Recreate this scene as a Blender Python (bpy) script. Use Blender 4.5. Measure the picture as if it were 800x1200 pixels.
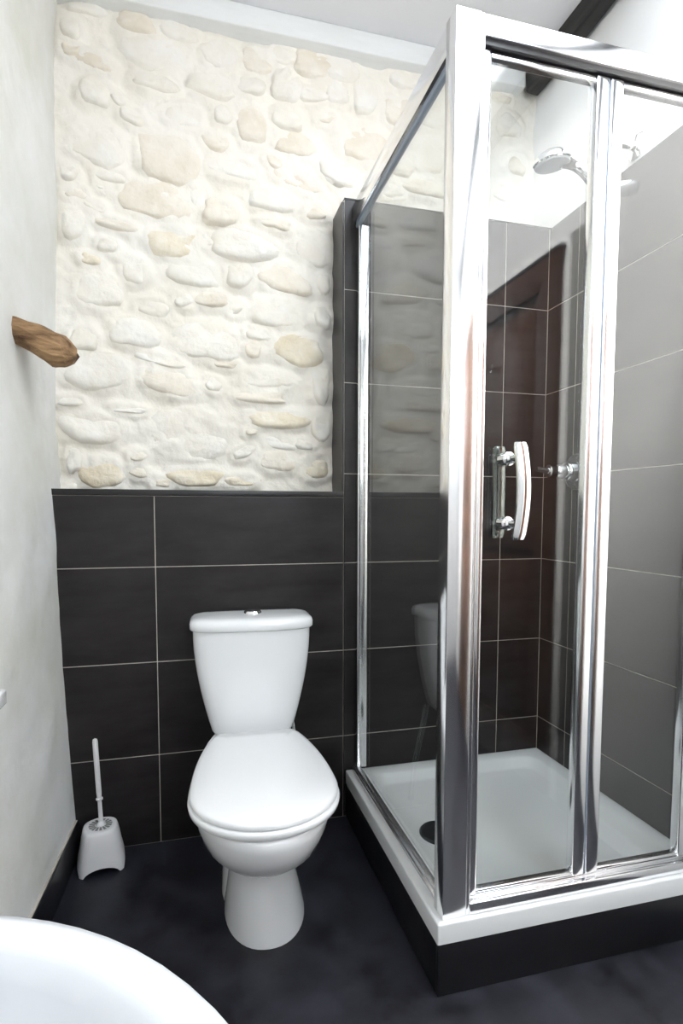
import bpy, bmesh, math, random
import numpy as np
from mathutils import Vector, Matrix

for o in list(bpy.data.objects):
    bpy.data.objects.remove(o)
scene = bpy.context.scene
COL = scene.collection
random.seed(7)
RNG = np.random.RandomState(11)

# ------------------------------------------------------------------ camera
CAM = (0.1139, -1.8120, 1.0602)
YAW, PIT, ROL, FPX, CX, CY = 0.2533, -0.0671, 0.0017, 652.57, 394.65, 644.0


def cam_axes():
    fw = Vector((math.sin(YAW) * math.cos(PIT), math.cos(YAW) * math.cos(PIT), math.sin(PIT)))
    r = Vector((math.cos(YAW), -math.sin(YAW), 0))
    u = r.cross(fw)
    r2 = math.cos(ROL) * r + math.sin(ROL) * u
    u2 = -math.sin(ROL) * r + math.cos(ROL) * u
    return r2, u2, fw


R_, U_, F_ = cam_axes()
cd = bpy.data.cameras.new('camera')
cam = bpy.data.objects.new('camera', cd)
COL.objects.link(cam)
M4 = Matrix((R_, U_, -F_)).transposed().to_4x4()
M4.translation = Vector(CAM)
cam.matrix_world = M4
cd.sensor_fit = 'AUTO'
cd.sensor_width = 36.0
cd.lens = FPX / 1200 * 36.0
cd.shift_x = (400 - CX) / 1200
cd.shift_y = (CY - 600) / 1200
cd.clip_start = 0.02
scene.camera = cam

# ------------------------------------------------------------------ world and daylight
world = bpy.data.worlds.new('overcast_sky')
scene.world = world
world.use_nodes = True
bg = world.node_tree.nodes['Background']
bg.inputs[0].default_value = (0.86, 0.93, 1.0, 1)
bg.inputs[1].default_value = 8.5

REAR_Y = -2.55
FILL_WIN = (0.50, 1.25, 1.40, 2.30)          # unseen rear window, sized and placed to add front fill: x0 x1 z0 z1
ROOF = (0.58, 1.31, -2.05, -0.60)        # roof window x0 x1 y0 y1
CEIL = 2.665


def portal(name, loc, rot, sx, sy):
    ld = bpy.data.lights.new(name, 'AREA')
    ld.shape = 'RECTANGLE'
    ld.size, ld.size_y = sx, sy
    ld.cycles.is_portal = True
    o = bpy.data.objects.new(name, ld)
    o.location = loc
    o.rotation_euler = rot
    COL.objects.link(o)


portal('fill_window_portal', ((FILL_WIN[0] + FILL_WIN[1]) / 2, REAR_Y - 0.13, (FILL_WIN[2] + FILL_WIN[3]) / 2), (math.radians(90), 0, 0), FILL_WIN[1] - FILL_WIN[0], FILL_WIN[3] - FILL_WIN[2])
portal('roof_portal', ((ROOF[0] + ROOF[1]) / 2, (ROOF[2] + ROOF[3]) / 2, CEIL + 0.13), (0, 0, 0), ROOF[1] - ROOF[0], ROOF[3] - ROOF[2])

sun_d = bpy.data.lights.new('hazy_sun', 'SUN')
sun_d.energy = 39.0
sun_d.angle = math.radians(14)
sun_d.color = (1.0, 0.97, 0.93)
sun = bpy.data.objects.new('hazy_sun', sun_d)
sun.rotation_euler = Vector((0.36, -0.10, -0.92)).to_track_quat('-Z', 'Y').to_euler()
COL.objects.link(sun)

vs = scene.view_settings
vs.view_transform = 'Standard'
vs.look = 'None'
vs.gamma = 1.0
vs.use_curve_mapping = False
vs.exposure = 0.38
scene.cycles.use_denoising = True
scene.cycles.use_adaptive_sampling = False
scene.cycles.max_bounces = 14
scene.cycles.diffuse_bounces = 6
scene.cycles.glossy_bounces = 7
scene.cycles.transparent_max_bounces = 24
scene.cycles.caustics_reflective = True
scene.cycles.sample_clamp_indirect = 8.0


# ------------------------------------------------------------------ materials
def newmat(name):
    m = bpy.data.materials.new(name)
    m.use_nodes = True
    nt = m.node_tree
    b = nt.nodes['Principled BSDF']
    return m, nt, b


def pmat(name, c1, c2=None, scale=6.0, rough=0.5, metal=0.0, bump=0.0, bscale=40.0, detail=6.0, rough2=None,
         coat=0.0, stretch=(1, 1, 1), ior=1.5, lo=0.35, hi=0.65, bdist=0.01, bdetail=5.0):
    m, nt, b = newmat(name)
    N, L = nt.nodes, nt.links
    b.inputs['Base Color'].default_value = (*c1, 1)
    b.inputs['Roughness'].default_value = rough
    b.inputs['Metallic'].default_value = metal
    b.inputs['IOR'].default_value = ior
    if coat:
        b.inputs['Coat Weight'].default_value = coat
        b.inputs['Coat Roughness'].default_value = 0.04
    tc = N.new('ShaderNodeTexCoord')
    mp = N.new('ShaderNodeMapping')
    mp.inputs['Scale'].default_value = stretch
    L.new(tc.outputs['Object'], mp.inputs['Vector'])
    if c2 is not None or rough2 is not None:
        n = N.new('ShaderNodeTexNoise')
        n.inputs['Scale'].default_value = scale
        n.inputs['Detail'].default_value = detail
        n.inputs['Roughness'].default_value = 0.6
        L.new(mp.outputs['Vector'], n.inputs['Vector'])
        mr = N.new('ShaderNodeMapRange')
        mr.inputs['From Min'].default_value = lo
        mr.inputs['From Max'].default_value = hi
        L.new(n.outputs['Fac'], mr.inputs['Value'])
        if c2 is not None:
            mx = N.new('ShaderNodeMix')
            mx.data_type = 'RGBA'
            mx.inputs[6].default_value = (*c1, 1)
            mx.inputs[7].default_value = (*c2, 1)
            L.new(mr.outputs['Result'], mx.inputs[0])
            L.new(mx.outputs[2], b.inputs['Base Color'])
        if rough2 is not None:
            m2 = N.new('ShaderNodeMapRange')
            m2.inputs['To Min'].default_value = rough
            m2.inputs['To Max'].default_value = rough2
            L.new(mr.outputs['Result'], m2.inputs['Value'])
            L.new(m2.outputs['Result'], b.inputs['Roughness'])
    if bump:
        n2 = N.new('ShaderNodeTexNoise')
        n2.inputs['Scale'].default_value = bscale
        n2.inputs['Detail'].default_value = bdetail
        L.new(mp.outputs['Vector'], n2.inputs['Vector'])
        bp = N.new('ShaderNodeBump')
        bp.inputs['Strength'].default_value = bump
        bp.inputs['Distance'].default_value = bdist
        L.new(n2.outputs['Fac'], bp.inputs['Height'])
        L.new(bp.outputs['Normal'], b.inputs['Normal'])
    return m


def glass_mat(name, tint=(0.985, 0.995, 0.99)):
    """clear safety glass: what is not mirrored at the surface passes straight on"""
    m = bpy.data.materials.new(name)
    m.use_nodes = True
    nt = m.node_tree
    N, L = nt.nodes, nt.links
    N.clear()
    out = N.new('ShaderNodeOutputMaterial')
    mix = N.new('ShaderNodeMixShader')
    tr = N.new('ShaderNodeBsdfTransparent')
    tr.inputs[0].default_value = (*tint, 1)
    gl = N.new('ShaderNodeBsdfGlossy')
    gl.inputs['Roughness'].default_value = 0.0
    fr = N.new('ShaderNodeFresnel')
    geo = N.new('ShaderNodeNewGeometry')
    mr = N.new('ShaderNodeMapRange')      # same reflectance from either side of the surface
    mr.inputs['To Min'].default_value = 1.52
    mr.inputs['To Max'].default_value = 1 / 1.52
    L.new(geo.outputs['Backfacing'], mr.inputs['Value'])
    L.new(mr.outputs['Result'], fr.inputs['IOR'])
    L.new(fr.outputs[0], mix.inputs[0])
    L.new(tr.outputs[0], mix.inputs[1])
    L.new(gl.outputs[0], mix.inputs[2])
    L.new(mix.outputs[0], out.inputs[0])
    return m


MAT = {}
MAT['mortar'] = pmat('limewashed_mortar', (0.84, 0.79, 0.70), (0.88, 0.85, 0.79), 3.0, 0.9, bump=0.35, bscale=60)
MAT['stone_white'] = pmat('limewashed_stone', (0.87, 0.845, 0.79), (0.83, 0.78, 0.69), 9.0, 0.9, bump=0.45, bscale=45)
MAT['stone_beige'] = pmat('beige_stone', (0.85, 0.80, 0.71), (0.77, 0.70, 0.585), 10.0, 0.9, bump=0.5, bscale=45)
MAT['stone_ochre'] = pmat('ochre_stone', (0.86, 0.81, 0.71), (0.75, 0.66, 0.495), 13.0, 0.9, bump=0.6, bscale=45)
MAT['plaster'] = pmat('old_lime_plaster', (0.80, 0.80, 0.79), (0.66, 0.66, 0.59), 2.6, 0.75, bump=0.5, bscale=9, lo=0.42, hi=0.72, bdist=0.02)
MAT['white_paint'] = pmat('white_paint', (0.83, 0.83, 0.83), (0.80, 0.80, 0.80), 3.0, 0.7, bump=0.05, bscale=6, bdetail=1.5)
MAT['ceiling'] = pmat('ceiling_paint', (0.80, 0.80, 0.82), (0.77, 0.77, 0.79), 2.0, 0.8)
MAT['cornice'] = pmat('white_painted_wood', (0.82, 0.83, 0.83), (0.78, 0.79, 0.78), 6.0, 0.5, stretch=(1, 6, 6))
MAT['tile'] = pmat('charcoal_slate_tile', (0.010, 0.0078, 0.0078), (0.028, 0.024, 0.025), 6.0, 0.30, detail=3.0, ior=1.42, bump=0.04, bscale=7, bdetail=1.5, stretch=(1, 1, 3.2), rough2=0.42, lo=0.3, hi=0.75, bdist=0.003)
MAT['grout'] = pmat('pale_grout', (0.58, 0.54, 0.48), (0.44, 0.40, 0.35), 12, 0.9)
MAT['black_trim'] = pmat('black_plastic_trim', (0.012, 0.011, 0.012), None, 1, 0.35)
MAT['black_wood'] = pmat('black_stained_wood', (0.012, 0.011, 0.011), (0.03, 0.027, 0.026), 8, 0.6, bump=0.3, bscale=20, stretch=(4, 0.5, 4))
MAT['floor'] = pmat('dark_mottled_floor', (0.005, 0.005, 0.008), (0.024, 0.025, 0.036), 9, 0.42, bump=0.12, bscale=60, rough2=0.6, bdist=0.003)
MAT['plinth'] = pmat('black_plinth_tile', (0.008, 0.008, 0.010), (0.014, 0.013, 0.016), 6, 0.30, bump=0.05, bscale=30)
MAT['ceramic'] = pmat('white_ceramic', (0.86, 0.87, 0.88), None, 1, 0.10, coat=0.4)
MAT['basin_ceramic'] = pmat('darkened_white_ceramic', (0.66, 0.68, 0.71), None, 1, 0.10, coat=0.4)  # white ceramic darkened in colour to offset the strong light on the basin
MAT['seat'] = pmat('white_seat_plastic', (0.86, 0.87, 0.88), None, 1, 0.16)
MAT['acrylic'] = pmat('white_acrylic', (0.83, 0.84, 0.84), None, 1, 0.14)
MAT['plastic'] = pmat('off_white_plastic', (0.74, 0.73, 0.74), None, 1, 0.4)
MAT['alu'] = pmat('polished_aluminium', (0.93, 0.93, 0.94), None, 1, 0.15, metal=1.0)
MAT['alu_satin'] = pmat('satin_aluminium', (0.90, 0.90, 0.92), None, 1, 0.25, metal=1.0)
MAT['gasket'] = pmat('grey_gasket', (0.30, 0.35, 0.42), None, 1, 0.3)
MAT['dark_reflect_chrome'] = pmat('dark_reflect_chrome', (0.16, 0.17, 0.16), None, 1, 0.12, metal=1.0)  # inner handle: chrome darkened to paint in the dark shower it mirrors
MAT['chrome'] = pmat('chrome', (0.88, 0.89, 0.90), None, 1, 0.05, metal=1.0)
MAT['black_plastic'] = pmat('black_waste_cover', (0.015, 0.017, 0.018), None, 1, 0.25)
MAT['nozzle'] = pmat('grey_nozzle_plate', (0.26, 0.28, 0.29), None, 1, 0.5)
MAT['old_wood'] = pmat('old_split_wood', (0.10, 0.050, 0.022), (0.42, 0.26, 0.13), 11, 0.85, bump=1.0, bscale=24, stretch=(0.6, 3.2, 3.2))
MAT['dark_wood'] = pmat('dark_stained_door_wood', (0.052, 0.024, 0.014), (0.085, 0.042, 0.024), 6, 0.35, stretch=(3, 3, 0.4), bump=0.1, bscale=20)
MAT['grey_paint'] = pmat('grey_paint', (0.22, 0.22, 0.21), None, 1, 0.6)
MAT['glass'] = glass_mat('shower_glass')
MAT['pane'] = glass_mat('window_glass', (0.99, 0.99, 0.99))


# ------------------------------------------------------------------ helpers
def setup(o, parent=None, label=None, cat=None, group=None, kind=None):
    if parent is not None:
        o.parent = parent
    if label:
        o['label'] = label
    if cat:
        o['category'] = cat
    if group:
        o['group'] = group
    if kind:
        o['kind'] = kind
    return o


def empty(name, loc=(0, 0, 0), rz=0.0, **k):
    o = bpy.data.objects.new(name, None)
    o.empty_display_size = 0.05
    o.location = loc
    o.rotation_euler = (0, 0, rz)
    COL.objects.link(o)
    return setup(o, **k)


def meshobj(name, verts, faces, mat, smooth=True, **k):
    me = bpy.data.meshes.new(name)
    me.from_pydata([tuple(map(float, v)) for v in verts], [], [tuple(f) for f in faces])
    me.update()
    me.materials.append(MAT[mat])
    o = bpy.data.objects.new(name, me)
    COL.objects.link(o)
    if smooth:
        me.polygons.foreach_set('use_smooth', [True] * len(me.polygons))
    return setup(o, **k)


def bmobj(name, bm, mat, smooth=False, sharp=35, **k):
    bmesh.ops.recalc_face_normals(bm, faces=bm.faces)
    me = bpy.data.meshes.new(name)
    bm.to_mesh(me)
    bm.free()
    me.materials.append(MAT[mat])
    if smooth:
        me.polygons.foreach_set('use_smooth', [True] * len(me.polygons))
        me.set_sharp_from_angle(angle=math.radians(sharp))
    o = bpy.data.objects.new(name, me)
    COL.objects.link(o)
    return setup(o, **k)


def add_box(bm, a, b, bev=0.0, seg=2):
    r = bmesh.ops.create_cube(bm, size=1.0)
    vsb = r['verts']
    for v in vsb:
        v.co = Vector(((a[i] + b[i]) / 2 + v.co[i] * (b[i] - a[i]) for i in range(3)))
    if bev:
        es = list({e for v in vsb for e in v.link_edges})
        bmesh.ops.bevel(bm, geom=es, offset=bev, segments=seg, affect='EDGES', profile=0.5)


def box(name, a, b, mat, bev=0.0, seg=2, **k):
    bm = bmesh.new()
    add_box(bm, a, b, bev, seg)
    return bmobj(name, bm, mat, smooth=bev > 0, sharp=50, **k)


def rings_mesh(rings, cap0=True, cap1=True, closed=True):
    """stack of equal length rings -> verts, faces"""
    n = len(rings[0])
    verts = [p for r in rings for p in r]
    faces = []
    for i in range(len(rings) - 1):
        for j in range(n if closed else n - 1):
            a, b = i * n + j, i * n + (j + 1) % n
            faces.append((a, b, b + n, a + n))
    if cap0:
        faces.append(tuple(range(n))[::-1])
    if cap1:
        faces.append(tuple((len(rings) - 1) * n + j for j in range(n)))
    return verts, faces


def loft(name, rings, mat, cap0=True, cap1=True, sharp=40, **k):
    verts, faces = rings_mesh(rings, cap0, cap1)
    bm = bmesh.new()
    bv = [bm.verts.new(v) for v in verts]
    for f in faces:
        bm.faces.new([bv[i] for i in f])
    return bmobj(name, bm, mat, smooth=True, sharp=sharp, **k)


def frame_of(d):
    d = Vector(d).normalized()
    up = Vector((0, 0, 1)) if abs(d.z) < 0.9 else Vector((0, 1, 0))
    x = up.cross(d).normalized()
    return x, d.cross(x).normalized(), d


def tube_rings(pts, radii, n=16):
    pts = [Vector(p) for p in pts]
    rings = []
    x = None
    for i, p in enumerate(pts):
        d = (pts[min(i + 1, len(pts) - 1)] - pts[max(i - 1, 0)]).normalized()
        if x is None:
            x, y, _ = frame_of(d)
        else:
            x = (x - d * x.dot(d)).normalized()
            y = d.cross(x)
        r = radii[i] if hasattr(radii, '__len__') else radii
        rx, ry = r if hasattr(r, '__len__') else (r, r)
        rings.append([p + x * rx * math.cos(2 * math.pi * j / n) + y * ry * math.sin(2 * math.pi * j / n) for j in range(n)])
    return rings


def tube(name, pts, radii, mat, n=16, **k):
    return loft(name, tube_rings(pts, radii, n), mat, **k)


def lathe(name, origin, axis, prof, mat, n=32, **k):
    """prof: list of (distance along axis, radius)"""
    x, y, d = frame_of(axis)
    o = Vector(origin)
    rings = [[o + d * h + (x * math.cos(2 * math.pi * j / n) + y * math.sin(2 * math.pi * j / n)) * max(r, 1e-4) for j in range(n)] for h, r in prof]
    return loft(name, rings, mat, **k)


def bez(p0, p1, p2, p3, n=14):
    out = []
    for i in range(n + 1):
        t = i / n
        out.append(Vector(p0) * (1 - t) ** 3 + Vector(p1) * 3 * t * (1 - t) ** 2 + Vector(p2) * 3 * t * t * (1 - t) + Vector(p3) * t ** 3)
    return out


def vnoise(x, y, seed=0):
    """smooth value noise on numpy arrays"""
    r = np.random.RandomState(seed)
    tab = r.rand(64, 64)
    xi, yi = np.floor(x).astype(int), np.floor(y).astype(int)
    fx, fy = x - xi, y - yi
    fx, fy = fx * fx * (3 - 2 * fx), fy * fy * (3 - 2 * fy)
    g = lambda a, b: tab[a % 64, b % 64]
    return (g(xi, yi) * (1 - fx) + g(xi + 1, yi) * fx) * (1 - fy) + (g(xi, yi + 1) * (1 - fx) + g(xi + 1, yi + 1) * fx) * fy


def grid_faces(nu, nv):
    return [(i * nv + j, i * nv + j + 1, (i + 1) * nv + j + 1, (i + 1) * nv + j) for i in range(nu - 1) for j in range(nv - 1)]


# ------------------------------------------------------------------ room shell
XR = 1.385                 # plaster face of the right wall
TILE_X = 1.370             # tile face of the right wall
XC = 1.370
STONE_Y = 0.135            # mortar plane of the stone wall
BZ = [(-0.1, -0.242), (0.0, -0.245), (0.11, -0.250), (0.29, -0.259), (0.59, -0.274), (0.89, -0.282), (1.11, -0.287), (1.35, -0.298), (1.7, -0.292), (2.1, -0.272), (2.7, -0.258)]


def wall_x(y, z):
    """face of the old left wall"""
    return np.interp(z, [b[0] for b in BZ], [b[1] for b in BZ]) + 0.05 * np.minimum(y, 0)


# floor
box('floor', (-0.8, REAR_Y - 0.2, -0.06), (1.6, 0.25, 0.0), 'floor', kind='structure', label='dark mottled charcoal bathroom floor')

# left wall: uneven lime plaster
ny, nz = 130, 110
ys = np.linspace(REAR_Y - 0.05, 0.22, ny)
zs = np.linspace(-0.03, CEIL + 0.03, nz)
Yg, Zg = np.meshgrid(ys, zs, indexing='ij')
Xg = wall_x(Yg, Zg)
lump = (vnoise(Yg * 3 + 9, Zg * 2.2, 1) - 0.5) * 0.022 + (vnoise(Yg * 9, Zg * 7, 2) - 0.5) * 0.008 + (vnoise(Yg * 28, Zg * 22, 3) - 0.5) * 0.0025
Xg = Xg + lump * np.clip((Zg - 0.16) / 0.25, 0, 1)
verts = np.stack([Xg, Yg, Zg], -1).reshape(-1, 3)
wl = meshobj('wall_left', verts, [f[::-1] for f in grid_faces(ny, nz)], 'plaster', kind='structure', label='uneven old white plaster wall on the left')
sm = wl.modifiers.new('thick', 'SOLIDIFY')
sm.thickness = 0.25
sm.offset = -1.0

# skirting tile on the left wall
bl = empty('baseboard_left', (0, 0, 0), kind='structure', label='black tile skirting along the left wall')
y = -0.005
k = 0
while y > -2.4:
    y2 = y - 0.598
    v = []
    for yy in (y, y2):
        xf = -0.240 + 0.05 * yy
        v += [(xf - 0.05, yy, 0.0), (xf, yy, 0.0), (xf, yy, 0.104), (xf - 0.002, yy, 0.108), (xf - 0.05, yy, 0.108)]
    n = 5
    f = [(i, (i + 1) % n, n + (i + 1) % n, n + i) for i in range(n)] + [tuple(range(n))[::-1], tuple(range(n, 2 * n))]
    meshobj('skirting_tile', v, f, 'plinth', smooth=False, parent=bl)
    v2 = []
    for yy in (y, y2):
        xf = -0.244 + 0.05 * yy
        v2 += [(xf - 0.05, yy, 0.108), (xf, yy, 0.108), (xf, yy, 0.1105), (xf - 0.05, yy, 0.1105)]
    f2 = [(i, (i + 1) % 4, 4 + (i + 1) % 4, 4 + i) for i in range(4)] + [(3, 2, 1, 0), (4, 5, 6, 7)]
    meshobj('skirting_joint', v2, f2, 'grout', smooth=False, parent=bl)
    y = y2 - 0.002

# ceiling with a roof window behind the camera
bm = bmesh.new()
zc0, zc1 = CEIL, CEIL + 0.12
add_box(bm, (-0.6, ROOF[3], zc0), (1.6, 0.3, zc1))
add_box(bm, (-0.6, REAR_Y - 0.1, zc0), (1.6, ROOF[2], zc1))
add_box(bm, (-0.6, ROOF[2], zc0), (ROOF[0], ROOF[3], zc1))
add_box(bm, (ROOF[1], ROOF[2], zc0), (1.6, ROOF[3], zc1))
bmobj('ceiling', bm, 'ceiling', kind='structure', label='pale painted ceiling')

# right wall above and beside the tiles
box('wall_right', (XR, REAR_Y - 0.1, 0.0), (XR + 0.2, 0.3, CEIL + 0.05), 'white_paint', kind='structure', label='white painted wall on the right')

# rear wall with opening for the fill window
bm = bmesh.new()
y0, y1 = REAR_Y - 0.12, REAR_Y
add_box(bm, (-0.7, y0, 0), (FILL_WIN[0], y1, CEIL + 0.05))
add_box(bm, (FILL_WIN[1], y0, 0), (XR + 0.01, y1, CEIL + 0.05))
add_box(bm, (FILL_WIN[0], y0, 0), (FILL_WIN[1], y1, FILL_WIN[2]))
add_box(bm, (FILL_WIN[0], y0, FILL_WIN[3]), (FILL_WIN[1], y1, CEIL + 0.05))
bmobj('wall_rear', bm, 'white_paint', kind='structure', label='white wall with an added fill window behind the camera')


def window(name, x0, x1, a0, a1, vertical, pos):
    w = empty(name, (0, 0, 0), kind='structure', label='white framed unseen window')
    P = (lambda x, a, d: (x, pos + d, a)) if vertical else (lambda x, a, d: (x, a, pos + d))

    def fb(nm, xa, xb, aa, ab, da, db, mat, bev=0.004):
        p, q = P(xa, aa, da), P(xb, ab, db)
        box(nm, [min(p[i], q[i]) for i in range(3)], [max(p[i], q[i]) for i in range(3)], mat, bev, parent=w)
    t = 0.05
    fb('frame_bar', x0, x0 + t, a0, a1, -0.03, 0.03, 'cornice')
    fb('frame_bar', x1 - t, x1, a0, a1, -0.03, 0.03, 'cornice')
    fb('frame_bar', x0 + t, x1 - t, a0, a0 + t, -0.03, 0.03, 'cornice')
    fb('frame_bar', x0 + t, x1 - t, a1 - t, a1, -0.03, 0.03, 'cornice')
    xm = (x0 + x1) / 2
    if vertical:
        fb('mullion', xm - 0.03, xm + 0.03, a0 + t, a1 - t, -0.025, 0.025, 'cornice')
        fb('pane', x0 + t, xm - 0.03, a0 + t, a1 - t, -0.003, 0.003, 'pane', 0)
        fb('pane', xm + 0.03, x1 - t, a0 + t, a1 - t, -0.003, 0.003, 'pane', 0)
    else:
        fb('pane', x0 + t, x1 - t, a0 + t, a1 - t, -0.003, 0.003, 'pane', 0)


window('fill_window_1', *FILL_WIN, True, REAR_Y - 0.06)
window('window_2', *ROOF, False, CEIL + 0.06)

# ------------------------------------------------------------------ stone wall
def unproject(u, v, yplane):
    d = F_ + R_ * ((u - CX) / FPX) - U_ * ((v - CY) / FPX)
    t = (yplane - CAM[1]) / d.y
    return Vector(CAM) + d * t


# stones as measured on the photograph: centre, width, height, tilt, tint
STONES = """182 100 56 20 3 0;112 112 36 34 0 0;113 170 66 50 0 0;197 186 70 60 0 1;155 140 30 20 30 0;215 140 44 26 0 0;138 120 18 12 45 0;112 75 42 20 10 1
186 65 82 44 0 0;160 32 46 24 0 1;105 12 46 20 0 0;208 40 50 24 8 0;82 34 24 30 0 0;84 60 24 18 0 1;258 67 44 42 0 0;249 105 50 32 5 0;294 148 35 48 0 1;261 138 22 24 0 0
294 103 36 24 0 0;335 104 38 40 0 0;335 142 36 26 0 0;366 115 34 18 0 0;382 141 22 10 0 1;345 170 50 28 0 1;272 199 62 24 5 0;321 191 20 15 20 1;347 210 62 26 20 1;390 206 38 20 25 0
366 78 46 34 5 1;300 74 36 28 0 1;332 66 30 30 0 0;252 168 34 20 0 1;394 112 28 26 0 0;425 168 58 44 5 1;397 208 40 24 10 0;398 84 44 30 5 0;427 118 30 42 0 0;478 95 48 26 0 0
466 135 36 34 0 1;502 135 36 40 0 0;500 185 48 40 0 0;470 195 30 30 10 0;497 222 48 20 5 1;458 224 30 20 0 0;440 215 14 18 0 0;130 207 38 17 5 0;183 236 80 42 0 1;110 243 28 10 15 0
135 264 56 13 8 1;202 285 62 34 0 2;126 289 24 16 5 0;107 305 26 14 5 2;158 318 30 32 0 0;116 342 54 42 0 0;225 322 56 30 0 0;180 361 44 20 5 0;158 391 56 36 0 0;90 228 30 14 0 1
86 264 28 38 0 0;81 204 22 20 0 0;215 352 24 18 0 0;258 250 42 32 0 1;321 264 38 12 3 1;318 238 54 24 0 0;285 290 72 38 0 0;366 294 42 40 10 0;336 329 62 36 5 1;281 323 32 30 0 0
369 252 26 17 -10 1;243 281 22 16 0 0;332 369 66 32 3 0;378 335 16 24 0 0;276 362 20 13 -30 0;248 352 38 20 0 1;377 374 20 26 0 0;115 436 80 42 0 0;198 448 74 32 14 1;190 424 58 11 8 0
108 503 74 34 3 0;150 481 42 8 3 0;222 512 88 56 0 0;118 555 54 34 0 2;162 535 20 12 10 1;230 560 66 20 0 2;99 399 32 30 0 0;84 472 28 12 0 0;162 553 22 14 10 1;243 402 72 42 0 0
350 412 56 36 0 2;313 446 66 20 0 0;305 467 58 14 0 1;325 492 74 22 0 2;330 520 50 14 8 0;325 540 42 26 0 1;370 548 34 28 0 2;286 530 30 12 -25 0;302 392 32 16 0 0;296 411 20 20 0 1
265 428 34 8 0 1;376 450 22 46 0 0;294 507 14 8 0 1;376 500 22 38 0 0;282 564 40 12 0 2;250 452 20 16 30 0;356 522 22 12 10 0;594 150 30 30 0 0;603 196 22 24 0 1;590 228 30 18 0 0;585 118 24 14 0 1;120 218 16 10 0 0;88 540 18 30 0 0;80 570 24 10 0 0;190 566 24 12 0 1;232 232 20 30 0 0;412 235 20 12 0 0"""
slist = []
for s in STONES.replace('\n', ';').split(';'):
    u, v, w, h, rot, tint = map(float, s.split())
    c = unproject(u, v, STONE_Y)
    e = unproject(u + w / 2, v, STONE_Y)
    t = unproject(u, v - h / 2, STONE_Y)
    slist.append((c.x, c.z, max(0.014, abs(e.x - c.x)), max(0.010, abs(t.z - c.z)), math.radians(rot), int(tint)))

gx = np.linspace(-0.36, XR + 0.01, 250)
gz = np.linspace(1.05, CEIL + 0.02, 230)
GX, GZ = np.meshgrid(gx, gz, indexing='ij')
H = np.zeros_like(GX)


def local(X, Z, s):
    cx, cz, a, b, rot, _ = s
    dx, dz = X - cx, Z - cz
    ca, sa = math.cos(rot), math.sin(rot)      # image tilt is clockwise
    return (dx * ca - dz * sa), (dx * sa + dz * ca)


for s in slist:
    lx, lz = local(GX, GZ, s)
    pad = 0.018
    r = (np.abs(lx / (s[2] + pad)) ** 2.4 + np.abs(lz / (s[3] + pad)) ** 2.4) ** (1 / 2.4)
    t_ = np.clip((1.18 - r) / 0.45, 0, 1)
    H = np.maximum(H, 0.012 * t_ * t_ * (3 - 2 * t_))
H += (vnoise(GX * 16, GZ * 18, 5) - 0.5) * 0.013 + (vnoise(GX * 48, GZ * 52, 6) - 0.5) * 0.006 + (vnoise(GX * 4, GZ * 4, 7) - 0.5) * 0.014
verts = np.stack([GX, STONE_Y - H, GZ], -1).reshape(-1, 3)
wb = meshobj('wall_back', verts, [f[::-1] for f in grid_faces(len(gx), len(gz))], 'mortar', kind='structure', label='whitewashed rough stone wall at the back')
sm = wb.modifiers.new('thick', 'SOLIDIFY')
sm.thickness = 0.15
sm.offset = -1.0


def h_at(x, z):
    i = int(np.clip(np.searchsorted(gx, x), 0, len(gx) - 1))
    j = int(np.clip(np.searchsorted(gz, z), 0, len(gz) - 1))
    return float(H[i, j])


def build_stone(s, idx):
    cx, cz, a, b, rot, tint = s
    r = np.random.RandomState(100 + idx)
    nseg = 20 if a > 0.04 else 14
    ph = r.rand(6) * 6.28
    ex = 2.2 + r.rand() * 1.1
    prot = (0.008 + 0.011 * r.rand()) * min(1.0, 0.45 + min(a, b) / 0.05)
    base = h_at(cx, cz) - 0.0065
    tiltv = 0.35 + 0.5 * r.rand()
    tiltu = (r.rand() - 0.5) * 0.5
    ca, sa = math.cos(rot), math.sin(rot)
    rings = []
    for rr, hh in ((1.06, -0.35), (1.0, 0.10), (0.93, 0.52), (0.82, 0.80), (0.62, 0.97), (0.34, 1.04)):
        ring = []
        for j in range(nseg):
            t = 2 * math.pi * j / nseg
            c_, s_ = math.cos(t), math.sin(t)
            rad = (abs(c_) ** ex + abs(s_) ** ex) ** (-1 / ex)
            rad *= 1 + 0.07 * math.sin(2 * t + ph[0]) + 0.06 * math.sin(3 * t + ph[1]) + 0.04 * math.sin(5 * t + ph[2]) + 0.02 * math.sin(8 * t + ph[3])
            lu, lv = rad * c_ * rr, rad * s_ * rr
            lx, lz = lu * a, lv * b
            hgt = base + prot * hh * (1 - tiltv * lv + tiltu * lu) + (r.rand() - 0.5) * 0.0035 + 0.004 * math.sin(3.1 * lu + ph[4]) * math.sin(2.7 * lv + ph[5])
            ring.append((cx + lx * ca + lz * sa, STONE_Y - hgt, cz - lx * sa + lz * ca))
        rings.append(ring)
    n = nseg
    verts = [p for q in rings for p in q] + [(cx, STONE_Y - base - prot * 1.03, cz)]
    faces = []
    for i in range(len(rings) - 1):
        for j in range(n):
            q = (i * n + j, i * n + (j + 1) % n, (i + 1) * n + (j + 1) % n, (i + 1) * n + j)
            faces.append(q)
    for j in range(n):
        faces.append(((len(rings) - 1) * n + j, (len(rings) - 1) * n + (j + 1) % n, len(verts) - 1))
    meshobj('stone', verts, faces, ('stone_white', 'stone_beige', 'stone_ochre')[tint], parent=wb)


for i, s in enumerate(slist):
    build_stone(s, i)

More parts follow.
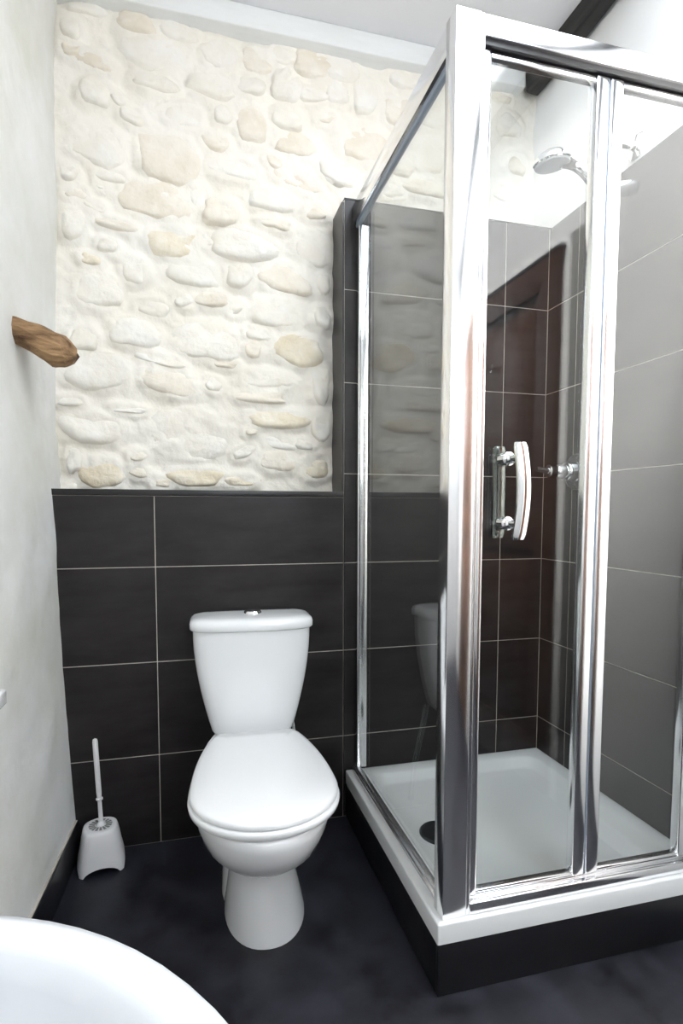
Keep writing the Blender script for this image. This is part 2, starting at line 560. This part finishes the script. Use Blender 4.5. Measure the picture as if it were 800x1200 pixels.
# white cornice board under the ceiling and the black beam
co = box('trim_1', (-0.40, 0.075, 2.597), (1.305, 0.20, CEIL), 'cornice', 0.004, kind='structure', label='white painted board along the top of the stone wall')
bm = bmesh.new()
prev = None
for i, yy in enumerate(np.linspace(0.10, REAR_Y, 14)):
    j = lambda: (random.random() - 0.5) * 0.004
    q = [bm.verts.new(p) for p in ((1.320 + j(), yy, CEIL + 0.01), (1.325 + j(), yy, 2.604 + j()), (1.334 + j(), yy, 2.598 + j()), (1.372 + j(), yy, 2.598 + j()), (1.380 + j(), yy, CEIL + 0.01))]
    if prev:
        for a_ in range(5):
            bm.faces.new((prev[a_], prev[(a_ + 1) % 5], q[(a_ + 1) % 5], q[a_]))
    else:
        bm.faces.new(q)
    prev = q
bm.faces.new(prev[::-1])
bmobj('trim_2', bm, 'black_wood', kind='structure', label='black wooden ceiling beam beside the right wall')

# ------------------------------------------------------------------ tiled boxing and tiles
ZR = 0.289
ROWS = [0.0] + [ZR + 0.3 * i for i in range(7)]
TOP = 2.074
LEDGE = 1.128
TT = 0.009                  # tile thickness
G = 0.0012                  # half a joint
wt = empty('wall_tiled', (0, 0, 0), kind='structure', label='charcoal tiled lower wall and shower wall')
bm = bmesh.new()
add_box(bm, (-0.42, 0.0012, 0.0), (0.612, 0.20, LEDGE - 0.004))
add_box(bm, (0.606, 0.0012, 0.0), (XR - 0.002, 0.135, TOP - 0.002))
add_box(bm, (TILE_X + 0.0012, -0.757, 0.0), (XR + 0.02, TT, TOP - 0.002))
bmobj('grout_bed', bm, 'grout', parent=wt)

tile_cache = {}


def tile(x0, x1, z0, z1, wall):
    """wall 'b': face y=0, x range; wall 'r': face x=TILE_X, y range"""
    w, h = x1 - x0 - 2 * G, z1 - z0 - 2 * G
    key = (round(w, 4), round(h, 4))
    if key not in tile_cache:
        bm = bmesh.new()
        add_box(bm, (-w / 2, 0, -h / 2), (w / 2, TT, h / 2), 0.0009, 1)
        bmesh.ops.recalc_face_normals(bm, faces=bm.faces)
        me = bpy.data.meshes.new('tile')
        bm.to_mesh(me)
        bm.free()
        me.materials.append(MAT['tile'])
        tile_cache[key] = me
    o = bpy.data.objects.new('tile', tile_cache[key])
    if wall == 'b':
        o.location = ((x0 + x1) / 2, (random.random() - 0.5) * 0.0006, (z0 + z1) / 2)
    else:
        o.location = (TILE_X + (random.random() - 0.5) * 0.0006, (x0 + x1) / 2, (z0 + z1) / 2)
        o.rotation_euler = (0, 0, -math.pi / 2)
    COL.objects.link(o)
    o.parent = wt


cols = [-0.40, 0.0, 0.6065, 1.197, XC]
zl = ROWS[:4] + [LEDGE - 0.0185]
for i in range(4):
    tile(cols[0], cols[1], zl[i], zl[i + 1], 'b')
    tile(cols[1], cols[2], zl[i], zl[i + 1], 'b')
zsr = ROWS[:7] + [TOP]
for i in range(len(zsr) - 1):
    tile(cols[2], cols[3], zsr[i], zsr[i + 1], 'b')
    tile(cols[3], cols[4], zsr[i], zsr[i + 1], 'b')
    tile(-0.160, 0.0, zsr[i], zsr[i + 1], 'r')
    tile(-0.757, -0.160, zsr[i], zsr[i + 1], 'r')
# trims: ledge strip, side lining of the shower wall
box('edge_strip', (-0.42, -0.002, LEDGE - 0.0185), (0.6055, 0.013, LEDGE + 0.0005), 'black_trim', 0.001, parent=wt)
box('ledge_board', (-0.42, 0.013, LEDGE - 0.004), (0.601, 0.22, LEDGE), 'black_trim', parent=wt)
bm = bmesh.new()
pv = [(0.5995, -0.001, LEDGE), (0.5995, 0.16, LEDGE), (0.5995, 0.16, TOP - 0.004), (0.5995, 0.012, TOP - 0.004), (0.5995, -0.001, TOP - 0.012)]
a_ = [bm.verts.new(p) for p in pv]
b_ = [bm.verts.new((0.606, p[1], p[2])) for p in pv]
bm.faces.new(a_)
bm.faces.new(b_[::-1])
for i in range(5):
    bm.faces.new((a_[i], b_[i], b_[(i + 1) % 5], a_[(i + 1) % 5]))
bmobj('side_lining', bm, 'black_trim', parent=wt)
box('capping', (0.606, 0.0, TOP), (XR - 0.003, 0.16, TOP + 0.004), 'black_trim', parent=wt)

# ------------------------------------------------------------------ door on the right wall (seen mirrored in the shower glass)
d1 = empty('door_1', (0, 0, 0), kind='structure', label='dark brown panelled wooden door in the right wall')
DY0, DY1, DZ = -1.375, -2.02, 1.985
bm = bmesh.new()
add_box(bm, (1.362, DY1, 0.01), (1.384, DY1 + 0.11, DZ), 0.003)
add_box(bm, (1.362, DY0 - 0.11, 0.01), (1.384, DY0, DZ), 0.003)
bmobj('stile', bm, 'dark_wood', parent=d1)
for z0, z1 in ((0.01, 0.20), (0.92, 1.04), (1.87, DZ)):
    box('rail', (1.362, DY1 + 0.11, z0), (1.384, DY0 - 0.11, z1), 'dark_wood', 0.003, parent=d1)
for z0, z1 in ((0.20, 0.92), (1.04, 1.87)):
    box('panel', (1.374, DY1 + 0.105, z0 - 0.005), (1.384, DY0 - 0.105, z1 + 0.005), 'dark_wood', parent=d1)
    box('raised_field', (1.368, DY1 + 0.15, z0 + 0.045), (1.378, DY0 - 0.15, z1 - 0.045), 'dark_wood', 0.004, parent=d1)
box('door_head', (1.356, DY1 - 0.02, DZ + 0.002), (1.384, DY0 + 0.012, DZ + 0.016), 'cornice', 0.002, parent=d1)
lathe('hook', (1.362, -1.805, 1.67), (-1, 0, 0), [(0, 0.016), (0.006, 0.016), (0.01, 0.007), (0.03, 0.007), (0.034, 0.013), (0.046, 0.013), (0.05, 0.004)], 'chrome', 16, parent=d1)
box('trim_3', (1.375, -1.327, 0.0), (1.385, -1.265, 2.01), 'grey_paint', 0.002, kind='structure', label='narrow grey board on the right wall beside the door')

# ------------------------------------------------------------------ shower base and tray
TX0, TY0 = 0.6148, -0.7555
TZ, PZ = 0.167, 0.121
pl = empty('shower_plinth', (0.99, -0.38, 0), label='black tiled plinth under the white shower tray', cat='plinth')
def pbox(nm, a, b, mat, bev=0.0, par=None, **k):
    o = box(nm, a, b, mat, bev, **k)
    o.parent = par
    o.matrix_parent_inverse = Matrix.Translation(-Vector(par.location)) if par.rotation_euler.z == 0 else par.matrix_world.inverted()
    return o
pbox('front_panel', (TX0 + 0.002, TY0 + 0.002, 0.0), (TILE_X - 0.001, TY0 + 0.014, PZ - 0.001), 'plinth', 0.001, par=pl)
pbox('side_panel', (TX0 + 0.002, TY0 + 0.0145, 0.0), (TX0 + 0.014, -0.001, PZ - 0.001), 'plinth', 0.001, par=pl)
pbox('core', (TX0 + 0.0145, TY0 + 0.0145, 0.0), (TILE_X - 0.002, -0.002, PZ - 0.001), 'black_trim', par=pl)


def rrect(x0, x1, y0, y1, r, z, n=6):
    out = []
    for cx, cy, a0 in ((x1 - r, y1 - r, 0), (x0 + r, y1 - r, 90), (x0 + r, y0 + r, 180), (x1 - r, y0 + r, 270)):
        for i in range(n + 1):
            t = math.radians(a0 + 90 * i / n)
            out.append((cx + r * math.cos(t), cy + r * math.sin(t), z))
    return out


x0, x1, y0, y1 = TX0, TILE_X - 0.0005, TY0, -0.0005
rg = [rrect(x0, x1, y0, y1, 0.004, PZ),
      rrect(x0, x1, y0, y1, 0.004, TZ - 0.004),
      rrect(x0 + 0.001, x1 - 0.001, y0 + 0.001, y1 - 0.001, 0.004, TZ - 0.001),
      rrect(x0 + 0.004, x1 - 0.004, y0 + 0.004, y1 - 0.004, 0.004, TZ),
      rrect(x0 + 0.062, x1 - 0.045, y0 + 0.062, y1 - 0.045, 0.05, TZ - 0.001),
      rrect(x0 + 0.070, x1 - 0.053, y0 + 0.070, y1 - 0.053, 0.05, TZ - 0.006),
      rrect(x0 + 0.082, x1 - 0.066, y0 + 0.082, y1 - 0.066, 0.05, TZ - 0.032),
      rrect(x0 + 0.092, x1 - 0.078, y0 + 0.092, y1 - 0.078, 0.045, TZ - 0.037),
      rrect(x0 + 0.16, x1 - 0.3, y0 + 0.3, y1 - 0.3, 0.03, TZ - 0.042)]
tr = loft('shower_tray', rg, 'acrylic', cap0=True, cap1=True, sharp=60, label='white square shower tray with a black waste cover', cat='shower tray')
lathe('waste_cover', (0.795, -0.375, TZ - 0.0412), (0, 0, 1), [(0, 0.058), (0.006, 0.058), (0.010, 0.054), (0.011, 0.0)], 'black_plastic', 36, parent=tr, label='round black waste cover')

# ------------------------------------------------------------------ shower enclosure
se = empty('shower_enclosure', (0, 0, 0), label='square glass shower cubicle with polished aluminium frame', cat='shower')
FZ0, FZ1 = 0.1675, 2.055
# corner post: two front faces with a groove
bm = bmesh.new()
add_box(bm, (0.630, -0.745, FZ0), (0.6865, -0.700, FZ1), 0.0014, 2)
bmobj('corner_post', bm, 'alu', smooth=True, sharp=50, parent=se)
box('post_strip', (0.6875, -0.7435, FZ0), (0.6955, -0.700, FZ1 - 0.001), 'alu', 0.001, parent=se)
# front rails
box('top_rail', (0.6955, -0.745, 2.012), (TILE_X, -0.695, FZ1 - 0.002), 'alu', 0.002, parent=se)
box('top_track', (0.6955, -0.738, 2.001), (1.338, -0.702, 2.012), 'black_trim', parent=se)
box('bottom_rail', (0.6955, -0.745, FZ0), (TILE_X, -0.695, 0.195), 'alu', 0.003, parent=se)
box('bottom_track', (0.6955, -0.728, 0.195), (1.338, -0.702, 0.201), 'alu', 0.001, parent=se)
# side rails
box('top_rail', (0.632, -0.700, 1.995), (0.660, -0.002, FZ1 - 0.002), 'alu', 0.0015, parent=se)
box('rail_gasket', (0.643, -0.700, 1.985), (0.658, -0.004, 1.995), 'gasket', 0.003, parent=se)
box('bottom_rail', (0.634, -0.700, FZ0), (0.664, -0.002, 0.185), 'alu', 0.003, parent=se)
box('rail_gasket', (0.642, -0.700, 0.185), (0.659, -0.004, 0.192), 'alu_satin', 0.002, parent=se)
box('wall_channel', (0.646, -0.034, FZ0 + 0.018), (0.681, -0.001, 1.984), 'alu', 0.003, parent=se)
box('wall_channel', (1.338, -0.738, 0.195), (TILE_X, -0.702, 2.012), 'alu', 0.002, parent=se)
box('post_inner_strip', (0.642, -0.700, 0.192), (0.668, -0.672, 1.984), 'alu', 0.002, parent=se)
box('side_glass', (0.648, -0.674, 0.190), (0.654, -0.032, 1.986), 'glass', parent=se)


def door_leaf(name, xa, xb, w0, w1, yc):
    g = box(name, (xa + w0 - 0.004, yc - 0.003, 0.206), (xb - w1 + 0.004, yc + 0.003, 1.992), 'glass', parent=se)
    box('stile', (xa, yc - 0.013, 0.204), (xa + w0, yc + 0.013, 1.998), 'alu', 0.003, parent=g)
    if w1:
        box('stile', (xb - w1, yc - 0.013, 0.204), (xb, yc + 0.013, 1.998), 'alu', 0.003, parent=g)
    box('lower_rail', (xa + w0, yc - 0.009, 0.204), (xb - w1, yc + 0.009, 0.2115), 'alu', 0.002, parent=g)
    box('upper_rail', (xa + w0, yc - 0.009, 1.986), (xb - w1, yc + 0.009, 1.998), 'alu', 0.002, parent=g)
    return g


YD = -0.720
leaf = door_leaf('sliding_door', 0.7000, 0.9990, 0.017, 0.031, YD)
leaf2 = door_leaf('sliding_door', 1.0045, 1.2960, 0.033, 0.024, YD)
box('stile_gasket', (0.9995, YD - 0.008, 0.204), (1.004, YD + 0.008, 1.998), 'gasket', parent=leaf)
box('fixed_glass', (1.294, YD + 0.010, 0.200), (1.342, YD + 0.016, 1.999), 'glass', parent=se)

# bow handles on both sides of the first leaf
def bow(sgn, name):
    hx = 0.776
    yb = YD + (-0.058 if sgn < 0 else 0.032)
    rings = []
    for i in range(21):
        t = i / 20
        z = 1.003 + 0.203 * t
        s = math.sin(math.pi * t)
        yy = yb + sgn * 0.008 * (s - 0.5)
        xx = hx + 0.006 * s
        w_, d_ = 0.0150, 0.0055
        if i in (0, 20):
            w_, d_ = 0.0125, 0.004
        rings.append([(xx + w_ * a, yy + d_ * b, z) for a, b in ((-1, -0.55), (-0.8, -1), (0, -1.15), (0.8, -1), (1, -0.55), (1, 0.55), (0.8, 1), (-0.8, 1), (-1, 0.55))])
    h = loft(name, rings, 'chrome' if sgn < 0 else 'dark_reflect_chrome', sharp=50, parent=leaf, label='curved chrome door handle' if sgn < 0 else None)
    return h


bow(-1, 'handle')
bow(1, 'handle')
for z in (1.176, 1.036):
    lathe('handle_mount', (0.778, YD - 0.054, z), (0, 1, 0), [(0, 0.0075), (0.030, 0.0075), (0.034, 0.0115), (0.042, 0.0115), (0.044, 0.015), (0.0545, 0.015), (0.0615, 0.015), (0.068, 0.015), (0.070, 0.0115), (0.074, 0.0075), (0.084, 0.0075)], 'chrome', 20, parent=leaf)

# ------------------------------------------------------------------ shower fittings on the right wall
sh = empty('wall_shower', (1.385, -0.392, 2.12), label='chrome shower head on a curved wall arm above the tray', cat='shower head')
def wp(o, par):
    o.parent = par
    o.matrix_parent_inverse = Matrix.LocRotScale(par.location, par.rotation_euler, None).inverted()
    return o
wp(lathe('wall_rosette', (1.385, -0.392, 2.120), (-1, 0, 0), [(0, 0.036), (0.008, 0.036), (0.013, 0.031), (0.015, 0.014), (0.017, 0.012), (0.075, 0.012), (0.078, 0.0)], 'chrome', 28), sh)
wp(tube('bracket_arm', bez((1.31, -0.392, 2.120), (1.285, -0.392, 2.118), (1.272, -0.398, 2.07), (1.270, -0.402, 2.00)), 0.010, 'chrome'), sh)
wp(lathe('holder', (1.250, -0.402, 1.972), (0.97, -0.08, 0.20), [(-0.01, 0.014), (0.0, 0.016), (0.06, 0.019), (0.10, 0.023), (0.112, 0.020), (0.114, 0.0)], 'chrome', 24), sh)
hp = bez((1.262, -0.402, 1.935), (1.235, -0.40, 1.985), (1.20, -0.40, 2.04), (1.125, -0.40, 2.044), 12)
wp(tube('shower_handle', hp, [0.0125, 0.0125, 0.0125, 0.013, 0.0132, 0.0135, 0.014, 0.0145, 0.015, 0.016, 0.018, 0.021, 0.024], 'chrome', 18), sh)
ax = (0.14, 0.06, -1.0)
hd = wp(lathe('head', (1.092, -0.40, 2.048), ax, [(-0.010, 0.006), (-0.006, 0.030), (0.002, 0.042), (0.012, 0.050), (0.020, 0.051), (0.024, 0.048)], 'chrome', 36), sh)
np_ = lathe('nozzle_plate', (1.092, -0.40, 2.048), ax, [(0.0235, 0.047), (0.0275, 0.046), (0.029, 0.040), (0.0295, 0.0)], 'nozzle', 36)
np_.parent = hd
np_.matrix_parent_inverse = Matrix.Identity(4)

mx = empty('shower_mixer', (TILE_X, -0.188, 1.197), label='round chrome shower mixer valve on the tiled wall', cat='mixer tap')
wp(lathe('flange', (TILE_X, -0.188, 1.197), (-1, 0, 0), [(0, 0.062), (0.005, 0.062), (0.011, 0.057), (0.014, 0.045), (0.016, 0.036), (0.045, 0.033), (0.05, 0.030), (0.052, 0.024)], 'chrome', 40), mx)
wp(lathe('knob', (TILE_X - 0.050, -0.188, 1.197), (-1, 0, 0), [(0, 0.023), (0.03, 0.022), (0.034, 0.019), (0.038, 0.022), (0.062, 0.021), (0.066, 0.015), (0.067, 0.0)], 'chrome', 28), mx)
wp(tube('lever', [(TILE_X - 0.10, -0.188, 1.197), (TILE_X - 0.125, -0.188, 1.199), (TILE_X - 0.158, -0.188, 1.203)], [0.012, 0.010, 0.009], 'chrome', 14), mx)

# ------------------------------------------------------------------ toilet
TOI = Vector((0.289, 0.0, 0.0))
to = empty('toilet', TOI, -0.040, label='white close-coupled toilet with closed lid against the dark tiles', cat='toilet')


def ring(z, ym, lf, lb, hw, ef=2.0, eb=2.6, n=48, dx=0.0):
    out = []
    for i in range(n):
        t = 2 * math.pi * i / n
        c_, s_ = math.cos(t), math.sin(t)
        e = ef if s_ < 0 else eb
        r = (abs(c_) ** e + abs(s_) ** e) ** (-1 / e)
        x_, y_ = c_ * r * hw, s_ * r * (lf if s_ < 0 else lb)
        out.append((x_ + dx, ym + y_, z))
    return out


bw = [ring(0.0005, -0.36, 0.168, 0.20, 0.106, 2.2, dx=0.012),
      ring(0.012, -0.36, 0.167, 0.20, 0.105, 2.2, dx=0.012),
      ring(0.06, -0.36, 0.157, 0.195, 0.096, 2.2, dx=0.009),
      ring(0.12, -0.36, 0.145, 0.19, 0.085, 2.2, dx=0.005),
      ring(0.172, -0.36, 0.132, 0.185, 0.074, 2.1),
      ring(0.186, -0.36, 0.137, 0.185, 0.077, 2.1),
      ring(0.200, -0.37, 0.150, 0.195, 0.088, 2.0),
      ring(0.222, -0.39, 0.178, 0.22, 0.110, 2.0),
      ring(0.255, -0.42, 0.215, 0.26, 0.134, 2.0),
      ring(0.295, -0.45, 0.240, 0.31, 0.151, 2.0, 2.2),
      ring(0.335, -0.47, 0.247, 0.37, 0.160, 2.0, 2.2),
      ring(0.365, -0.48, 0.248, 0.42, 0.165, 2.0, 2.2),
      ring(0.385, -0.48, 0.250, 0.45, 0.167, 2.0, 2.2),
      ring(0.392, -0.48, 0.245, 0.45, 0.163, 2.0, 2.2)]
loft('bowl', bw, 'ceramic', sharp=60, parent=to)
# waste trunk behind the foot
tk = [ring(z, -0.24, 0.16, 0.20, hw, 3.2, 3.0, 32) for z, hw in ((0.0005, 0.100), (0.02, 0.099), (0.10, 0.096), (0.19, 0.093), (0.25, 0.090), (0.34, 0.10))]
loft('waste_trunk', tk, 'ceramic', sharp=60, parent=to)


def seat_ring(z, grow, n=44):
    """D shaped seat outline, y from the hinge to the front"""
    yb, yw, yf = -0.236 + grow * 0.3, -0.560, -0.560 - 0.167 - grow
    pts = []
    m = 14
    left = []
    for i in range(m + 1):
        t = i / m
        yy = yb + (yw - yb) * t
        hw = 0.112 + (0.170 - 0.112) * math.sin(t * math.pi / 2) ** 0.68 + grow
        left.append((hw, yy))
    arc = []
    for i in range(1, 16):
        a = math.pi / 2 * i / 16
        arc.append(((0.170 + grow) * math.cos(a), yw + (yf - yw) * math.sin(a)))
    half = left + arc
    pts = [(h, y_, z) for h, y_ in half] + [(0, yf, z)] + [(-h, y_, z) for h, y_ in half[::-1]]
    return pts


loft('seat', [seat_ring(0.3925, -0.004), seat_ring(0.396, 0.002), seat_ring(0.407, 0.004), seat_ring(0.4125, 0.0), seat_ring(0.413, -0.01)], 'seat', sharp=60, parent=to)
lid_r = [seat_ring(0.4135, -0.008), seat_ring(0.416, -0.001), seat_ring(0.424, -0.0005), seat_ring(0.428, -0.004), seat_ring(0.431, -0.014)]
lid = loft('lid', lid_r + [[(p[0] * 0.75, -0.45 + (p[1] + 0.45) * 0.75, 0.4335) for p in seat_ring(0, -0.014)], [(p[0] * 0.3, -0.45 + (p[1] + 0.45) * 0.3, 0.434) for p in seat_ring(0, -0.014)]], 'seat', sharp=60, parent=to)
for sx in (-1, 1):
    lathe('hinge', (sx * 0.075 - 0.02, -0.228, 0.408), (1, 0, 0), [(0, 0.009), (0.04, 0.009)], 'seat', 16, parent=to)


def tank_ring(z, hw, yf, yb, e=5.0, n=56):
    out = []
    ym, ly = (yf + yb) / 2, (yb - yf) / 2
    for i in range(n):
        t = 2 * math.pi * i / n
        c_, s_ = math.cos(t), math.sin(t)
        r = (abs(c_) ** e + abs(s_) ** e) ** (-1 / e)
        bow_ = 0.012 * (1 - min(1, abs(c_ * r)) ** 2) if s_ < 0 else 0
        out.append((c_ * r * hw, ym + s_ * r * ly - bow_, z))
    return out


tank = [tank_ring(0.3925, 0.108, -0.165, -0.035), tank_ring(0.397, 0.118, -0.175, -0.03), tank_ring(0.408, 0.124, -0.178, -0.028)]
for t in np.linspace(0.1, 1, 10):
    z = 0.408 + (0.711 - 0.408) * t
    tank.append(tank_ring(z, 0.124 + 0.051 * math.sin(t * math.pi / 2) ** 0.95, -0.178 - 0.008 * t, -0.026))
ci = loft('cistern', tank, 'ceramic', sharp=60, parent=to)
cl = [tank_ring(0.7115, 0.170, -0.180, -0.03), tank_ring(0.7125, 0.180, -0.190, -0.022), tank_ring(0.717, 0.184, -0.194, -0.018), tank_ring(0.731, 0.184, -0.194, -0.018),
      tank_ring(0.740, 0.181, -0.190, -0.02), tank_ring(0.746, 0.172, -0.182, -0.028), tank_ring(0.749, 0.155, -0.165, -0.04), tank_ring(0.7505, 0.10, -0.13, -0.07)]
loft('cistern_lid', cl, 'ceramic', sharp=60, parent=ci)
fb = lathe('flush_button', (0.004, -0.100, 0.7495), (0, 0, 1), [(0, 0.027), (0.004, 0.027), (0.008, 0.024), (0.009, 0.019), (0.0105, 0.015), (0.011, 0.0)], 'chrome', 30, parent=ci, label='chrome flush button')
pp = tube('supply_pipe', bez((0.13, -0.06, 0.40), (0.14, -0.06, 0.30), (0.17, -0.04, 0.2), (0.17, -0.03, 0.05)), 0.006, 'chrome', 10, parent=to)

# ------------------------------------------------------------------ toilet brush
br = empty('toilet_brush_holder', (-0.168, -0.070, 0), 0.16, label='white plastic toilet brush holder on the floor beside the toilet', cat='brush holder')


def sq_ring(hw, z, e, arch, n=64, hy=None):
    out = []
    for i in range(n):
        t = 2 * math.pi * i / n
        c_, s_ = math.cos(t), math.sin(t)
        r = (abs(c_) ** e + abs(s_) ** e) ** (-1 / e)
        x_, y_ = c_ * r, s_ * r
        lift = 0
        if arch:
            w_ = min(abs(x_), abs(y_))          # 0 at mid side, 1 at corner
            if w_ < 0.72:
                lift = arch * math.sqrt(max(0, 1 - (w_ / 0.72) ** 2))
        out.append((x_ * hw, y_ * hw, z + lift))
    return out


body = [sq_ring(0.066, 0.0005, 4.5, 0.022), sq_ring(0.0656, 0.010, 4.5, 0.020), sq_ring(0.0635, 0.032, 4.0, 0.008), sq_ring(0.0590, 0.060, 3.4, 0), sq_ring(0.0545, 0.088, 3.0, 0),
        sq_ring(0.050, 0.110, 2.7, 0), sq_ring(0.0475, 0.118, 2.5, 0), sq_ring(0.042, 0.1215, 2.3, 0), sq_ring(0.038, 0.1205, 2.0, 0), sq_ring(0.010, 0.1205, 2.0, 0)]
hb = loft('holder_body', body, 'plastic', cap0=False, cap1=True, sharp=50, parent=br)
bm = bmesh.new()
for i in range(16):
    a = 2 * math.pi * i / 16
    c_, s_ = math.cos(a), math.sin(a)
    pts = [(0.016, -0.0022), (0.033, -0.004), (0.033, 0.004), (0.016, 0.0022)]
    bm.faces.new([bm.verts.new((c_ * p - s_ * q, s_ * p + c_ * q, 0.1211)) for p, q in pts])
ex_ = bmesh.ops.extrude_face_region(bm, geom=bm.faces[:])
bmesh.ops.translate(bm, verts=[v for v in ex_['geom'] if isinstance(v, bmesh.types.BMVert)], vec=(0, 0, 0.0008))
bmobj('slot_ring', bm, 'grey_paint', parent=hb)
bs = empty('toilet_brush', (-0.166, -0.068, 0.1212), 0, label='white toilet brush handle standing in the holder', cat='toilet brush')
st = lathe('brush_handle', (0, 0, 0), (-0.045, 0.01, 1), [(0.0, 0.013), (0.004, 0.012), (0.010, 0.0065), (0.075, 0.0058), (0.077, 0.010), (0.081, 0.010), (0.083, 0.0065), (0.10, 0.0075), (0.255, 0.0078), (0.262, 0.0065), (0.266, 0.0)], 'plastic', 18)
st.parent = bs

# ------------------------------------------------------------------ split wood stub in the left wall
bm = bmesh.new()
rings = []
prof = [(-0.345, 1.522, 0.040, 0.030), (-0.300, 1.515, 0.042, 0.034), (-0.272, 1.502, 0.044, 0.038), (-0.248, 1.490, 0.050, 0.046), (-0.225, 1.480, 0.052, 0.046), (-0.200, 1.476, 0.046, 0.040), (-0.182, 1.474, 0.034, 0.028), (-0.172, 1.473, 0.016, 0.012)]
r = np.random.RandomState(5)
ph = r.rand(9) * 0.24 + 0.88
n = 9
for i, (xx, zz, ry, rz) in enumerate(prof):
    rings.append([(xx + (r.rand() - 0.5) * 0.010, -0.215 + 0.10 * (xx + 0.3) + math.cos(2 * math.pi * j / n + 0.3) * ry * ph[j] * (0.95 + 0.1 * r.rand()),
                   zz + math.sin(2 * math.pi * j / n + 0.3) * rz * ph[j] * (0.93 + 0.14 * r.rand())) for j in range(n)])
loft('wood_stub', rings, 'old_wood', sharp=18, label='broken brown timber stub sticking out of the left plaster wall', cat='timber')

# ------------------------------------------------------------------ small white fitting at the left edge of the picture
pf = box('wall_fitting', (-0.345, -0.56, 0.640), (-0.286, -0.470, 0.672), 'ceramic', 0.004, label='small white fitting on the left wall cut off by the frame', cat='fitting')

# ------------------------------------------------------------------ wash basin
BC = Vector((-0.085, -1.685, 0.0))
bs_ = empty('wash_basin', BC, 0, label='white ceramic wash basin in the bottom left foreground', cat='wash basin')


def bring(z, a, b, n=72, back=-0.26):
    out = []
    for i in range(n):
        t = 2 * math.pi * i / n
        x_ = a * math.cos(t)
        y_ = b * math.sin(t)
        out.append((max(x_, back), y_, z))
    return out


BZ0 = 0.800
basin = [bring(BZ0 - 0.17, 0.10, 0.11, back=-0.3), bring(BZ0 - 0.15, 0.14, 0.16, back=-0.3), bring(BZ0 - 0.10, 0.195, 0.22, back=-0.3), bring(BZ0 - 0.05, 0.232, 0.255, back=-0.3), bring(BZ0 - 0.022, 0.250, 0.271, back=-0.3),
         bring(BZ0 - 0.008, 0.256, 0.277, back=-0.3), bring(BZ0 - 0.001, 0.252, 0.273, back=-0.3), bring(BZ0, 0.246, 0.267, back=-0.3), bring(BZ0 - 0.001, 0.233, 0.254, back=-0.3), bring(BZ0 - 0.004, 0.227, 0.248, back=-0.3), bring(BZ0 - 0.016, 0.220, 0.241),
         bring(BZ0 - 0.036, 0.213, 0.234), bring(BZ0 - 0.060, 0.196, 0.216), bring(BZ0 - 0.090, 0.165, 0.185), bring(BZ0 - 0.115, 0.12, 0.135), bring(BZ0 - 0.127, 0.06, 0.07), bring(BZ0 - 0.130, 0.022, 0.022)]
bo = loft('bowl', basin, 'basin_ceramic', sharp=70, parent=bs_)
lathe('drain', (0, 0, BZ0 - 0.1295), (0, 0, 1), [(0, 0.024), (0.003, 0.024), (0.004, 0.018), (0.0045, 0.0)], 'chrome', 24, parent=bo)
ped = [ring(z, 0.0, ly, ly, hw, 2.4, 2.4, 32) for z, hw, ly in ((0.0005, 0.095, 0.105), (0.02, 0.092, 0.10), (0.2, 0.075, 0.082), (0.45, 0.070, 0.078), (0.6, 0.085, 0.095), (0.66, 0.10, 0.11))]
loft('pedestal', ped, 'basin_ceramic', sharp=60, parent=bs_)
